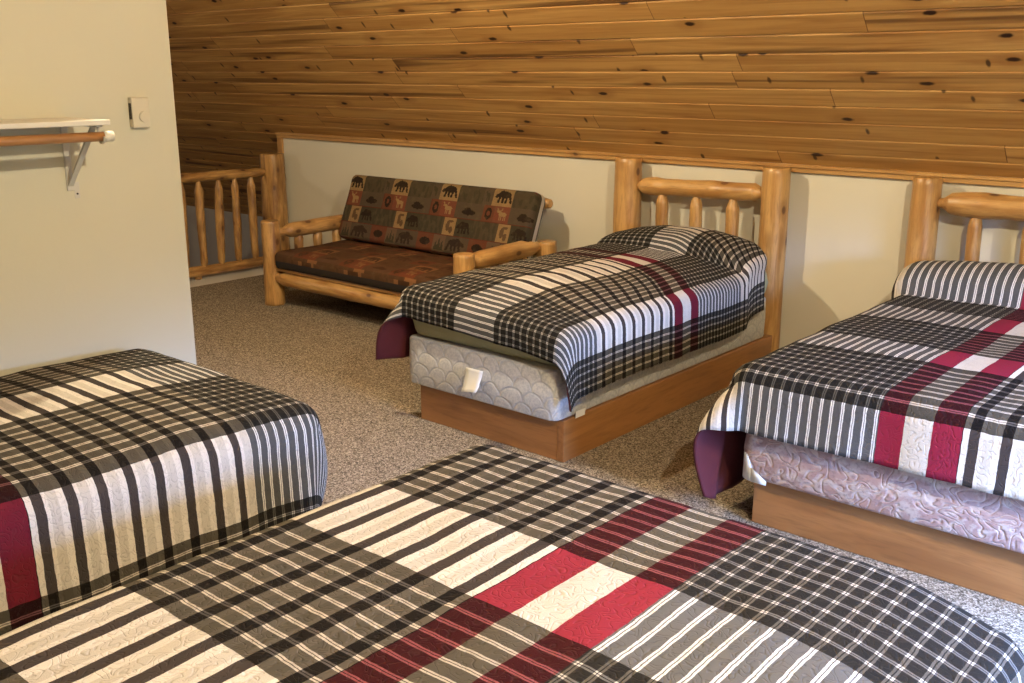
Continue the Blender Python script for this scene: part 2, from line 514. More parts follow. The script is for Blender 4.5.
# sloped ceiling of tongue-and-groove boards: local x along the wall, local y up the slope
bm = bmesh.new()
x0, x1 = -14.0, XR + 0.1
prof = []
ti = 0.102 - PW * 16
tend = 2.62
while ti < tend:
    prof += [(ti, 0.006), (ti + 0.0065, 0.0), (ti + PW - 0.0075, 0.0), (ti + PW - 0.0015, 0.006)]
    ti += PW
nx = 20
vs = [[bm.verts.new((x0 + (x1 - x0) * i / nx, t, z)) for i in range(nx + 1)] for t, z in prof]
tops = [bm.verts.new((x, t, 0.08)) for x in (x0, x1) for t in (prof[0][0], prof[-1][0])]
for a, b in zip(vs, vs[1:]):
    for i in range(nx):
        bm.faces.new((a[i], a[i + 1], b[i + 1], b[i]))
bm.faces.new((tops[0], tops[1], tops[3], tops[2]))
me = bpy.data.meshes.new('ceiling')
for f in bm.faces:
    f.normal_update()
    if f.normal.z > 0 and len(f.verts) == 4 and all(v.co.z < 0.05 for v in f.verts):
        f.normal_flip()
bm.to_mesh(me)
bm.free()
# local +z points out through the roof
xa, ya = Vector((1, 0, 0)), Vector((0, -1, 1)).normalized()
za = xa.cross(ya)
R = Matrix((xa, ya, za)).transposed()
if R.to_3x3() @ Vector((0, 0, 1)) @ Vector((0, 1, 1)) < 0:
    for v in me.vertices:
        v.co.z = -v.co.z
struct(link('ceiling', me, CEIL, None, (0, YW, ZT), R))

# trims
bm = bmesh.new()
Lx = (XR - (XL - 0.02)) / 2
bm_box(bm, (-Lx, -0.012, -0.0225), (Lx, 0.012, 0.0225), 0.003, 1)
bm_box(bm, (-Lx, -0.022, 0.004), (Lx, -0.010, 0.0225), 0.003, 1)
struct(from_bm('trim_1', bm, TRIMW, None, ((XR + XL - 0.02) / 2, YW - 0.012, 1.1225), smoothf=False))
struct(box('trim_2', (XL - 0.02, YW - 0.02, 0.0), (XL + 0.045, YW + 0.1, 1.10), TRIMW, bevel=0.004, along='Z'))
struct(box('trim_3', (XL - 0.1, YB, -0.26), (-7.02, YW + 0.1, -0.002), WHITE, bevel=0.004))

# ------------------------------------------------------------------ log railing at the loft edge
RX = -7.26
rl = thing('log_railing', (RX, 4.3, 0), 'peeled log railing with upright spindles guarding the open loft edge', 'railing')
log('post', (RX, 5.27, 0.0), (RX, 5.27, 0.975), [(0, 0.115), (0.5, 0.105), (1, 0.10)], LOGD, rl, 1, 0.07)
log('top_rail', (RX, 5.22, 0.825), (RX, 2.9, 0.845), [(0, 0.026), (0.03, 0.034), (0.06, 0.04), (1, 0.043)], LOGD, rl, 2, 0.10, n=40)
log('bottom_rail', (RX, 5.22, 0.06), (RX, 2.9, 0.075), [(0, 0.026), (0.03, 0.036), (0.06, 0.042), (1, 0.046)], LOGD, rl, 3, 0.10, n=40)
for i, y in enumerate((5.055, 4.885, 4.715, 4.55, 4.38, 4.21, 4.04, 3.87, 3.70, 3.53)):
    h = 0.73 - 0.012 * ((i * 7) % 3)
    log('spindle', (RX, y - 0.015, 0.085), (RX, y + 0.012 * ((i % 3) - 1), 0.83), [(0, 0.02), (0.07, 0.030), (0.5, 0.036), (0.86, 0.034), (0.90, 0.024), (0.96, 0.017), (1, 0.015)], LOGD, rl, 10 + i, 0.16, cap=0.004)
log('support_block', (RX, 4.47, 0.0), (RX, 4.47, 0.05), [(0, 0.03), (1, 0.03)], LOGD, rl, 31, 0.05, n=4, cap=0.004)
log('support_block', (RX, 3.2, 0.0), (RX, 3.2, 0.05), [(0, 0.03), (1, 0.03)], LOGD, rl, 32, 0.05, n=4, cap=0.004)

# ------------------------------------------------------------------ futon
FX0, FX1, FYF, FYB = -6.03, -4.13, 4.33, 5.12
ft = thing('futon_sofa', ((FX0 + FX1) / 2, 4.7, 0), 'log framed futon sofa with round log arms against the pale kneewall', 'sofa')
for i, (x, y, h) in enumerate(((FX0, FYF, 0.615), (FX1 + 0.02, FYF, 0.595), (FX0, FYB, 0.60), (FX1 + 0.02, FYB, 0.575))):
    log('post', (x, y, 0), (x, y, h), [(0, 0.075), (1, 0.066)], LOG if i in (1, 3) else LOGD, ft, 40 + i, 0.06)
for i, x in enumerate((FX0 + 0.03, FX1 - 0.01)):
    log('arm', (x, FYF + 0.03, 0.53), (x, FYB - 0.05, 0.545), [(0, 0.026), (0.10, 0.032), (0.15, 0.05), (0.2, 0.055), (0.85, 0.056), (0.93, 0.045), (1, 0.03)], LOG if i else LOGD, ft, 50 + i, 0.05)
    log('lower_arm_rail', (x, FYF + 0.05, 0.30), (x, FYB - 0.05, 0.30), [(0, 0.03), (0.1, 0.045), (0.9, 0.045), (1, 0.03)], LOGD, ft, 54 + i, 0.06)
    for j, y in enumerate((4.55, 4.73, 4.91)):
        log('arm_spindle', (x, y, 0.30), (x, y, 0.53), [(0, 0.03), (0.7, 0.036), (1, 0.018)], LOGD, ft, 58 + i * 4 + j, 0.12, n=10, cap=0.004)
log('front_rail', (FX0 + 0.04, FYF - 0.005, 0.205), (FX1, FYF - 0.005, 0.205), [(0, 0.03), (0.035, 0.036), (0.06, 0.05), (0.94, 0.054), (0.97, 0.04), (1, 0.03)], LOG, ft, 70, 0.09, n=44)
log('back_rail', (FX0 + 0.04, FYB, 0.22), (FX1, FYB, 0.22), [(0, 0.03), (0.06, 0.05), (0.94, 0.05), (1, 0.03)], LOGD, ft, 71, 0.08)
box('seat_deck', (FX0 + 0.07, FYF - 0.03, 0.262), (FX1 - 0.06, FYB - 0.06, 0.282), TRIMW, ft, 0.004)
def slab_tilt(y0, z0, y1, z1, th):
    return Vector((0, y1 - y0, z1 - z0)).normalized()
log('backrest_rail', (FX0 + 0.09, 5.16, 0.50), (FX1 - 0.05, 5.16, 0.50), [(0, 0.03), (0.05, 0.045), (0.95, 0.045), (1, 0.03)], LOGD, ft, 72, 0.07)
log('backrest_rail', (FX0 + 0.09, 5.25, 0.80), (FX1 - 0.05, 5.25, 0.80), [(0, 0.03), (0.05, 0.045), (0.95, 0.045), (1, 0.03)], LOGD, ft, 73, 0.07)

# patchwork tapestry colours
TAN, OLIVE, RUST, INK, GREY, MOSS, REDL = (0.27, 0.175, 0.075), (0.064, 0.050, 0.029), (0.125, 0.042, 0.022), (0.020, 0.013, 0.009), (0.078, 0.057, 0.036), (0.044, 0.040, 0.024), (0.10, 0.024, 0.015)
def ell(x, y, cx, cy, rx, ry):
    return ((x - cx) / rx) ** 2 + ((y - cy) / ry) ** 2 < 1
def bear(x, y):      # unit tile, facing left, head low
    if ell(x, y, 0.56, 0.62, 0.30, 0.19) or ell(x, y, 0.44, 0.72, 0.15, 0.13) or ell(x, y, 0.24, 0.56, 0.13, 0.11) or ell(x, y, 0.15, 0.49, 0.08, 0.06) or ell(x, y, 0.29, 0.68, 0.04, 0.05):
        return True
    for lx, sl in ((0.34, -0.18), (0.46, 0.10), (0.68, -0.10), (0.82, 0.22)):
        if 0.16 < y < 0.56 and abs(x - lx - sl * (0.56 - y)) < 0.055:
            return True
    return False
def moose(x, y):
    if ell(x, y, 0.55, 0.52, 0.25, 0.13) or ell(x, y, 0.27, 0.68, 0.11, 0.07) or ell(x, y, 0.36, 0.62, 0.09, 0.11):
        return True
    if 0.76 < y < 0.90 and abs(abs(x - 0.34) - 0.12 - (y - 0.76) * 0.4) < 0.035:
        return True
    for lx in (0.38, 0.48, 0.66, 0.75):
        if 0.14 < y < 0.5 and abs(x - lx) < 0.03:
            return True
    return False
def cone(x, y):
    return ell(x, y, 0.5, 0.48, 0.30, 0.36) and not ell(x, y, 0.5, 0.50, 0.12, 0.16)
def pines(x, y):
    for cx, h in ((0.25, 0.6), (0.5, 0.8), (0.76, 0.65)):
        if 0.12 < y < h and abs(x - cx) < 0.17 * (h - y) / h + 0.02:
            return True
    return False
ROWH = [0.125, 0.115, 0.125, 0.125]
def weave(a, b):
    """colour of the cloth at a metres along, b metres down from the top edge"""
    P = 0.49
    b = b % sum(ROWH)
    r = 0
    while r < 3 and b > ROWH[r]:
        b -= ROWH[r]
        r += 1
    v = 1 - b / ROWH[r]
    a = (a + (0, 0.06, -0.10, 0.12)[r]) % P
    if b < 0.004:
        return REDL
    if r == 0:
        if a < 0.175:
            return INK if bear(a / 0.175, v) else TAN
        u = (a - 0.175) / 0.295
        if u > 0.78:
            return MOSS if moose((u - 0.78) / 0.22, v) else GREY
        return MOSS if noise.noise(Vector((u * 9, v * 2, 3))) > 0.15 else OLIVE
    if r == 1:
        if a < 0.10:
            return (INK if cone(a / 0.10, v) else RUST) if not (a < 0.004) else REDL
        if a < 0.235:
            u = (a - 0.10) / 0.135
            return TAN if moose(u, v) else (0.16, 0.05, 0.028)
        u = (a - 0.235) / 0.235
        return INK if ell(u, v, 0.55, 0.40, 0.27, 0.17) or ell(u, v, 0.5, 0.55, 0.14, 0.14) else GREY
    if r == 2:
        if a < 0.11:
            u = a / 0.11
            return (0.10, 0.06, 0.03) if (ell(u, v, 0.38, 0.5, 0.16, 0.30) or ell(u, v, 0.66, 0.30, 0.16, 0.2) or ell(u, v, 0.6, 0.78, 0.22, 0.07)) else TAN
        u = (a - 0.11) / 0.36
        if u < 0.42:
            return INK if bear(u / 0.42, v) else MOSS
        return MOSS if noise.noise(Vector((u * 16, v * 1.5, 8))) > 0.0 else OLIVE
    if a < 0.16:
        return INK if ell(a / 0.16, v, 0.5, 0.5, 0.3, 0.22) else RUST
    if a < 0.27:
        return MOSS if pines((a - 0.16) / 0.11, v) else (0.12, 0.075, 0.045)
    return (0.03, 0.02, 0.015) if bear(1 - (a - 0.27) / 0.2, v) else GREY

def cushion(name, parent, x0, x1, L, th, origin, ydir, zdir, colour, bowl=0.012, nu=250, nv=84, backmat=1, edge=0.045, seed=0, sag=0.0, sides=(0, 2, 1, 1)):
    """soft slab: x across, ydir = up its face, zdir = out of its face. top face fine grid with woven colours"""
    ydir, zdir = Vector(ydir).normalized(), Vector(zdir).normalized()
    o = Vector(origin)
    W = x1 - x0
    bm = bmesh.new()
    lay = bm.loops.layers.float_color.new('weave')
    def P(u, v, face):
        # rounded outline
        a, b = u * W, v * L
        d = min(a, W - a, b, L - b)
        e = min(1.0, d / edge)
        r = math.sqrt(max(0.0, 1 - (1 - e) ** 2))
        thick = th * (0.42 + 0.58 * r)
        puff = 0.008 * noise.noise(Vector((a * 4 + seed, b * 4, 2)))
        h = (thick / 2 + (puff + bowl * math.sin(PI * u) * math.sin(PI * v)) * r) * face
        cx = cy = 0.0
        # pull rounded corners in
        ca, cb = min(a, W - a), min(b, L - b)
        rc = 0.05
        if ca < rc and cb < rc:
            dd = math.hypot(rc - ca, rc - cb)
            mx = max(rc - ca, rc - cb)
            if dd > 0:
                k = mx / dd
                cx = (rc - ca) * (1 - k) * (1 if a < W / 2 else -1)
                cy = (rc - cb) * (1 - k) * (1 if b < L / 2 else -1)
        return Vector((x0 + a + cx, 0, 0)) + Vector((0, o.y, o.z)) + ydir * (b + cy) + zdir * (th / 2 + h) + Vector((0, 0, -sag * math.sin(PI * u) * (1 if v < 0.3 else 0)))
    def grid(nu, nv, face):
        g = [[bm.verts.new(P(i / nu, j / nv, face)) for i in range(nu + 1)] for j in range(nv + 1)]
        return g
    gt = grid(nu, nv, 1)
    gb = grid(nu, nv, -1) if False else None
    for j in range(nv):
        for i in range(nu):
            f = bm.faces.new((gt[j][i], gt[j][i + 1], gt[j + 1][i + 1], gt[j + 1][i]))
            c = colour((i + 0.5) / nu * W, L - (j + 0.5) / nv * L)
            for l in f.loops:
                l[lay] = (*c, 1)
    # sides and back share the rim: back grid coarse
    rim = gt[0][:] + [gt[j][nu] for j in range(1, nv + 1)] + gt[nv][-2::-1] + [gt[j][0] for j in range(nv - 1, 0, -1)]
    n = len(rim)
    prev = rim
    cen = Vector((x0 + W / 2, o.y, o.z)) + ydir * L / 2
    for st, (dz, sh, mi) in enumerate(((0.35, 0.0, sides[0]), (0.72, 0.0, sides[1]), (0.97, 0.012, sides[2]), (1.0, 0.05, sides[3]))):
        ring = []
        for v in rim:
            c = v.co
            h = (c - cen).dot(zdir)
            inw = (cen - c)
            inw -= zdir * inw.dot(zdir)
            p = c + zdir * (-(h) * dz) + inw.normalized() * sh
            ring.append(bm.verts.new(p))
        for i in range(n):
            f = bm.faces.new((prev[i], prev[(i + 1) % n], ring[(i + 1) % n], ring[i]))
            f.material_index = mi
            a = min(max(rim[i].co.x - x0, 0), W)
            c = colour(a, 0.02)
            for l in f.loops:
                l[lay] = (*c, 1)
        prev = ring
    f = bm.faces.new(prev)
    f.material_index = 1
    me = bpy.data.meshes.new(name)
    bmesh.ops.recalc_face_normals(bm, faces=bm.faces)
    for f in bm.faces:
        f.smooth = len(f.verts) == 4
    bm.to_mesh(me)
    bm.free()
    return link(name, me, [TAP, BLACKF, CREAMF], parent)

fm = thing('futon_mattress', ((FX0 + FX1) / 2, 4.75, 0.285), 'dark patchwork futon mattress with bears and moose folded on log sofa', 'futon mattress')
def seatcol(a, b):
    c = weave(a + 0.2, b * 1.0 + 0.02)
    return (c[0] * 0.6 + 0.05, c[1] * 0.45 + 0.022, c[2] * 0.4 + 0.010)
def shift(o):
    # cushions are built in world space under an Empty: undo its offset
    o.location = -o.parent.location
shift(cushion('seat_cushion', fm, FX0 + 0.075, FX1 - 0.06, 0.72, 0.125, (0, 4.275, 0.284), (0, 1, 0.01), (0, 0, 1), seatcol, 0.02, 220, 70, seed=3, edge=0.06, sides=(0, 1, 1, 1)))
by0, bz0, by1, bz1 = 4.84, 0.380, 5.02, 0.845
yd = Vector((0, by1 - by0, bz1 - bz0))
shift(cushion('back_cushion', fm, FX0 + 0.09, FX1 + 0.015, yd.length, 0.125, (0, by0 + 0.125, bz0 + 0.02), yd, Vector((0, -yd.z, yd.y)), weave, 0.006, 260, 90, seed=5, edge=0.035))

# ------------------------------------------------------------------ beds
def interp(tab, x):
    if x <= tab[0][0]:
        (a, fa), (b, fb) = tab[0], tab[1]
    elif x >= tab[-1][0]:
        (a, fa), (b, fb) = tab[-2], tab[-1]
    else:
        for (a, fa), (b, fb) in zip(tab, tab[1:]):
            if x <= b:
                break
    return fa + (fb - fa) * (x - a) / (b - a)

def quilt(label, group, x0, x1, yfoot, L, ztop, flip, drops, uvf, pillow=None, flare=(0.08, 0.08, 0.06), corner=(0.35, 0.35), R=0.075, step=0.02, seed=0, dome=0.012, hemwave=0.01, cloth=None, sag=None, headin=0.0, puffside=0.02, tuck=0.0, tilt=0.0, sidehead=0.0, slump=None):
    """draped quilt. local s across (-left,+right seen from the foot towards the head), t from foot to head.
    flip=False: head towards +Y, flip=True: head towards -Y. drops=(left, right, foot)"""
    Dl, Dr, Df = drops
    xc = (x0 + x1) / 2
    a = (x1 - x0) / 2 - R
    t0 = R                      # foot edge of the flat top
    s0, s1 = -(a + Dl), a + Dr
    ns = int((s1 - s0) / step)
    tA, tB = t0 - Df, L
    ntt = int((tB - tA) / step)
    bm = bmesh.new()
    uvl = bm.loops.layers.uv.new('cloth')
    def pil(s, t):
        if not pillow:
            return 0.0, 0.0
        tc, rt, H, sw, so, pw = pillow
        d = (t - tc) / rt
        if d <= -1:
            return 0.0, 0.0
        f = math.sqrt(max(0.0, 1 - d * d)) if d < 0 else 1 - 0.45 * min(1.0, d) ** 2
        f = f ** 0.8
        win = max(0.0, 1 - abs((s - so) / sw) ** pw) if s > so or pw > 3 else max(0.0, 1 - abs((s - so) / (sw * 1.12)) ** 1.5)
        return H * f * win ** 0.6, f
    def pos(s, t):
        cs = min(max(s, -a), a)
        ct = max(t, t0)
        es, et = s - cs, t - ct
        r = math.hypot(es, et)
        if sidehead and ct > L - 0.45:
            gk = max(0.0, min(1.0, (s - a + 0.24) / 0.38))
            ct = L - 0.45 + (ct - L + 0.45) * (1 - sidehead * gk * gk * (3 - 2 * gk))
        x, y = cs, ct
        hb, pf = pil(cs, ct)
        nz = 0.006 * noise.noise(Vector((cs * 3 + seed, ct * 3, 1))) + 0.004 * noise.noise(Vector((cs * 9 + seed, ct * 7, 5)))
        z = ztop + dome * (1 - abs(cs / (a + R)) ** 2.6) * min(1, max(0, (ct - t0) / 0.4 + 0.3)) + hb + nz + tilt * 0.5 * (1 - cs / a)
        if slump:
            z -= slump[1] * max(0.0, 1 - (cs + a) / slump[0]) ** 2
        if r > 1e-9:
            dx, dy = es / r, et / r
            ph = abs(math.atan2(abs(et), abs(es))) / (PI / 2)      # 0 side, 1 foot
            sd = 0 if es < 0 else 1
            fl = flare[sd] * (1 - ph) + flare[2] * ph
            if es != 0 and et != 0:
                fl += corner[sd] * math.sin(PI * ph) ** 1.5
            fl = min(0.85, fl)
            q = R * PI / 2
            if r < q:
                out, dn = R * math.sin(r / R), R * (1 - math.cos(r / R))
            else:
                k = r - q
                out, dn = R + fl * k, R + k * math.sqrt(1 - fl * fl)
            # soft vertical folds growing towards the hem
            along = ct if et == 0 else (cs if es == 0 else ph * 0.5)
            wv = noise.noise(Vector((along * 5.0 + seed * 2.1, 7.0 + sd * 3 + (5 if es == 0 else 0), 0)))
            out += hemwave * wv * min(1.0, r / 0.25) * 1.6
            if pf > 0:
                out += puffside * pf * min(1, r / 0.1)
            out -= tuck * max(0.0, r - q) ** 2 * (math.sin(PI * ph) if es and et else 0)
            if headin and es and not et:
                out -= headin * max(0.0, min(1.0, (ct - L + 0.7) / 0.5)) * min(1.0, r / 0.12)
            x += dx * out
            y += dy * out
            z -= dn
        return x, y, z
    def P(s, t):
        x, y, z = pos(s, t)
        z = max(z, 0.012)
        if flip:
            return (xc - x, yfoot - y, z)
        return (xc + x, yfoot + y, z)
    # arc length over the pillow so that the cloth does not stretch there
    ext = [0.0]
    ts = [tA + (tB - tA) * j / ntt for j in range(ntt + 1)]
    for j in range(1, len(ts)):
        ha, hb2 = pil(0, ts[j - 1])[0], pil(0, ts[j])[0]
        dt = ts[j] - ts[j - 1]
        ext.append(ext[-1] + math.hypot(dt, hb2 - ha) - dt)
    g = []
    for j, t in enumerate(ts):
        row = []
        for i in range(ns + 1):
            s = s0 + (s1 - s0) * i / ns
            v = bm.verts.new(P(s, t))
            row.append((v, s, t + ext[j] * max(0.0, 1 - abs(s / (a + R)) ** 4)))
        g.append(row)
    for j in range(ntt):
        for i in range(ns):
            q = (g[j][i], g[j][i + 1], g[j + 1][i + 1], g[j + 1][i])
            f = bm.faces.new([v for v, _, _ in q])
            f.smooth = True
            for l, (_, s, t) in zip(f.loops, q):
                l[uvl].uv = uvf(s, t)
    bm.normal_update()
    up = sum(f.normal.z for f in bm.faces)
    if up < 0:
        for f in bm.faces:
            f.normal_flip()
    me = bpy.data.meshes.new('quilt')
    bm.to_mesh(me)
    bm.free()
    o = link('quilt', me, [cloth or QRED, BACKING])
    so = o.modifiers.new('thickness', 'SOLIDIFY')
    so.thickness = 0.012
    so.offset = -1
    so.material_offset = 1
    so.material_offset_rim = 1
    tag(o, label, 'quilt', group)
    return o

def rounded_slab(name, x0, x1, y0, y1, z0, z1, mat, r, parent=None, puff=0.0, bev=0.02):
    """mattress / box spring: rounded plan corners, softened top and bottom edges"""
    bm = bmesh.new()
    hx, hy, hz = (x1 - x0) / 2, (y1 - y0) / 2, (z1 - z0) / 2
    pl = []
    for cx, cy, a0 in ((hx - r, hy - r, 0), (-hx + r, hy - r, 90), (-hx + r, -hy + r, 180), (hx - r, -hy + r, 270)):
        for q in range(7):
            a = math.radians(a0 + 15 * q)
            pl.append((cx + r * math.cos(a), cy + r * math.sin(a), math.cos(a), math.sin(a)))
    levels = [(-hz, -bev * 1.2), (-hz + bev * 0.3, -bev * 0.35), (-hz + bev, 0.0), (0.0, puff), (hz - bev, 0.0), (hz - bev * 0.3, -bev * 0.35), (hz, -bev * 1.2)]
    rings = [[bm.verts.new((x + nx2 * d, y + ny2 * d, z)) for x, y, nx2, ny2 in pl] for z, d in levels]
    n = len(pl)
    for A, B in zip(rings, rings[1:]):
        for i in range(n):
            bm.faces.new((A[i], A[(i + 1) % n], B[(i + 1) % n], B[i]))
    bm.faces.new(rings[0][::-1])
    bm.faces.new(rings[-1])
    o = from_bm(name, bm, mat, parent, ((x0 + x1) / 2, (y0 + y1) / 2, (z0 + z1) / 2))
    return o

def bed_base(root, x0, x1, y0, y1, h, plain_end=False):
    """plank platform: end board, side boards and a deck"""
    th = 0.038
    box('foot_board', (x0, y0, 0), (x1 - th, y0 + th, h), BOARD, root, 0.004, 2)
    box('side_board', (x1 - th, y0 - 0.002, 0), (x1, y1, h), BOARD, root, 0.004, 2, along='Y')
    box('side_board', (x0, y0 + th, 0), (x0 + th, y1, h), BOARD, root, 0.004, 2, along='Y')
    box('head_board', (x0 + th, y1 - th, 0), (x1 - th, y1, h), BOARD, root, 0.004, 2)
    box('deck', (x0 + th, y0 + th, h - 0.03), (x1 - th, y1 - th, h - 0.004), BOARD, root)

YP = 5.30
def headboard(root, xa, ra, xb, rb, zr, rr, spx, rs, seed, xr0, xr1):
    log('post', (xa, YP, 0), (xa, YP, 1.132), [(0, ra * 1.04), (1, ra)], LOG, root, seed, 0.035, n=30)
    log('post', (xb, YP, 0), (xb, YP, 1.132), [(0, rb * 1.04), (1, rb)], LOG, root, seed + 1, 0.035, n=30)
    L = xr1 - xr0
    log('top_rail', (xr0 - 0.02, YP, zr - 0.006), (xr1 + 0.02, YP, zr + 0.010), [(0, 0.024), (0.02, 0.026), (0.045, rr * 0.86), (0.08, rr), (0.16, rr * 1.1), (0.24, rr * 0.98), (0.5, rr), (0.62, rr * 1.12), (0.70, rr), (0.93, rr * 1.02), (0.955, rr * 0.8), (0.985, 0.026), (1, 0.024)], LOG, root, seed + 2, 0.045, n=44, cap=0.004)
    log('lower_rail', (xr0 - 0.02, YP, 0.47), (xr1 + 0.02, YP, 0.47), [(0, 0.026), (0.05, 0.05), (0.95, 0.05), (1, 0.026)], LOG, root, seed + 3, 0.05)
    for i, x in enumerate(spx):
        log('spindle', (x + 0.008, YP, 0.46), (x, YP, zr - rr * 0.6), [(0, rs), (0.86, rs * 0.98), (0.92, rs * 0.8), (0.955, rs * 0.6), (1, rs * 0.5)], LOG, root, seed + 5 + i, 0.06, cap=0.004)

G_Q = 'plaid quilts on the beds'
HB = 0.19
# --- bed between the sofa and the right-hand bed
b1 = thing('log_bed', (-2.95, 4.2, 0), 'log headboard bed with plank base standing beside the sofa', 'bed', 'log headboard beds')
bed_base(b1, -3.395, -2.505, 3.255, 5.20, HB)
headboard(b1, -3.60, 0.086, -2.595, 0.078, 0.972, 0.052, (-3.345, -3.105, -2.86), 0.039, 80, -3.505, -2.68)
bs1 = thing('box_spring', (-2.99, 4.2, HB), 'pale grey scalloped box spring with a white paper tag at its foot', 'box spring')
rounded_slab('cover', -3.44, -2.52, 3.21, 5.15, HB, 0.425, TICK, 0.045, bs1, 0.004, 0.012)
# paper tag curling off the foot face, small sewn label on the side
bm = bmesh.new()
hw = 0.052
prev = None
for q in range(9):
    f = q / 8
    z = 0.350 - 0.088 * f
    y = 3.205 - 0.012 - 0.030 * f ** 2 * 1.3
    row = [bm.verts.new((x + (0.004 if f > 0.7 else 0), y - 0.012 * ((x / hw) * 0.5 + 0.5) * f, z - 0.010 * (1 - (x / hw)) * f)) for x in (-hw, -hw / 2, 0, hw / 2, hw)]
    if prev:
        for i in range(4):
            bm.faces.new((prev[i], prev[i + 1], row[i + 1], row[i]))
    prev = row
o = from_bm('paper_tag', bm, PAPER, bs1, (-2.975, 0, 0))
o['label'] = 'white paper tag'
so = o.modifiers.new('paper', 'SOLIDIFY'); so.thickness = 0.001
bm = bmesh.new()
bm_box(bm, (-0.0015, -0.034, -0.017), (0.0015, 0.034, 0.017), 0.001, 1)
o = from_bm('sewn_label', bm, PAPER, bs1, (-2.497, 3.36, HB + 0.014), (0.0, 0.15, 0), smoothf=False)
o['label'] = 'small white sewn label'
o = rounded_slab('mattress', -3.435, -2.525, 3.235, 5.16, 0.425, 0.588, GREEN, 0.06, None, 0.012, 0.03)
tag(o, 'mattress in a sage green sheet showing under quilt beside the sofa', 'mattress')

X1 = -2.96
def uv1(s, t):
    x = X1 + s          # fabric position across
    y = 3.20 + t
    warp = 0.30 * (1 - (max(0.0, min(s, 0.47) + 0.08) / 0.55) ** 2)
    warp *= max(0.0, min(1.0, (t - 0.05) / 0.75))
    w = 0.84 + (y - 4.03 - warp) * 1.36
    v = interp([(-3.5, -0.80), (-3.08, -0.28), (-2.84, 0.0), (-2.50, 0.43), (-2.335, 0.71), (-2.13, 1.0)], x)
    return (w, v)
quilt('dark plaid quilt with red stripes crossing the bed beside the sofa', G_Q, -3.47, -2.43, 3.165, 2.02, 0.612, False, (0.42, 0.345, 0.185), uv1,
      pillow=(1.80, 0.21, 0.105, 0.53, 0.03, 2.3), flare=(0.10, 0.03, 0.02), corner=(0.55, 0.06), R=0.075, seed=1, cloth=QMAROON, dome=0.05, puffside=0.0, headin=0.03, tilt=0.055, sidehead=0.5)

# --- right-hand bed
b2 = thing('log_bed', (-0.95, 4.2, 0), 'log headboard bed with plank base at right edge, mauve box spring', 'bed', 'log headboard beds')
bed_base(b2, -1.60, -0.33, 3.25, 5.20, HB)
headboard(b2, -1.762, 0.073, -0.24, 0.078, 1.012, 0.060, (-1.508, -1.255, -1.0, -0.745, -0.49), 0.036, 100, -1.68, -0.325)
bs2 = thing('box_spring', (-0.96, 4.2, HB), 'mauve floral quilted box spring with a white corner guard', 'box spring')
rounded_slab('cover', -1.635, -0.295, 3.205, 5.15, HB, 0.41, FLORAL, 0.05, bs2, 0.010, 0.016)
bm = bmesh.new()
prev = None
for q in range(9):
    a = math.radians(180 + 90 * q / 8)
    cx, cy = -1.635 + 0.05, 3.205 + 0.05
    f = abs(q - 4) / 4
    zb, zt = HB - 0.004, HB + 0.125 - 0.085 * f ** 1.5
    row = [bm.verts.new((cx + 0.0585 * math.cos(a), cy + 0.0585 * math.sin(a), z)) for z in (zb, (zb + zt) / 2, zt)]
    if prev:
        for i in range(2):
            bm.faces.new((prev[i], prev[i + 1], row[i + 1], row[i]))
    prev = row
# wings along the two faces
for sx, sy in ((1, 0), (0, 1)):
    pts = []
    for f in (0, 0.5, 1):
        L = 0.06 * f
        base = Vector((-1.585 if sx else -1.6435, 3.1965 if sx else 3.255, 0)) + Vector((sx, sy, 0)) * L
        pts.append([bm.verts.new((base.x, base.y, z)) for z in (HB - 0.004, HB + 0.02 * (1 - f) + 0.004, HB + 0.04 * (1 - f) + 0.01)])
    for A, B in zip(pts, pts[1:]):
        for i in range(2):
            bm.faces.new((A[i], A[i + 1], B[i + 1], B[i]))
o = from_bm('corner_guard', bm, WHITEP, bs2)
o.location = -bs2.location
so = o.modifiers.new('shell', 'SOLIDIFY'); so.thickness = 0.003
o['label'] = 'white plastic corner guard'
o = rounded_slab('mattress', -1.63, -0.30, 3.225, 5.16, 0.412, 0.60, GREEN, 0.06, None, 0.012, 0.03)
tag(o, 'mattress hidden under the striped quilt above the mauve box spring', 'mattress')
X2 = -0.965
def uv2(s, t):
    x = X2 + s
    w = 1.14 - (x + 1.125) * 1.13
    tt = t
    v = interp([(-0.30, -0.28), (-0.018, 0.0), (0.45, 0.43), (0.68, 0.71), (1.07, 1.14), (1.33, 1.42), (1.565, 1.84), (1.59, 1.87), (2.3, 2.10)], tt)
    return (w, v)
quilt('black and grey plaid quilt with red lengthwise stripes on the right-hand bed', G_Q, -1.70, -0.23, 3.155, 2.11, 0.628, False, (0.62, 0.45, 0.285), uv2,
      pillow=(1.80, 0.19, 0.155, 0.85, -0.09, 3.6), flare=(0.14, 0.08, 0.10), corner=(0.62, 0.2), tuck=0.95, R=0.085, seed=2, cloth=QWINE, dome=0.01)

# --- bed along the partition on the left
def low_bed(x0, x1, yf, yn, label, labels, xm=0.03, zm=0.585):
    b = thing('bed_frame', ((x0 + x1) / 2, (yf + yn) / 2, 0), label, 'bed frame')
    bed_base(b, x0 + 0.06, x1 - 0.06, yn, yf - 0.06, HB)
    o = rounded_slab('box_spring', x0 + 0.03, x1 - 0.03, yn, yf - 0.03, HB, 0.425, TICK, 0.045, None, 0.004, 0.012)
    tag(o, labels[0], 'box spring')
    o = rounded_slab('mattress', x0 + 0.03, x1 - xm, yn, yf - 0.035, 0.425, zm, GREEN, 0.06, None, 0.012, 0.03)
    tag(o, labels[1], 'mattress')

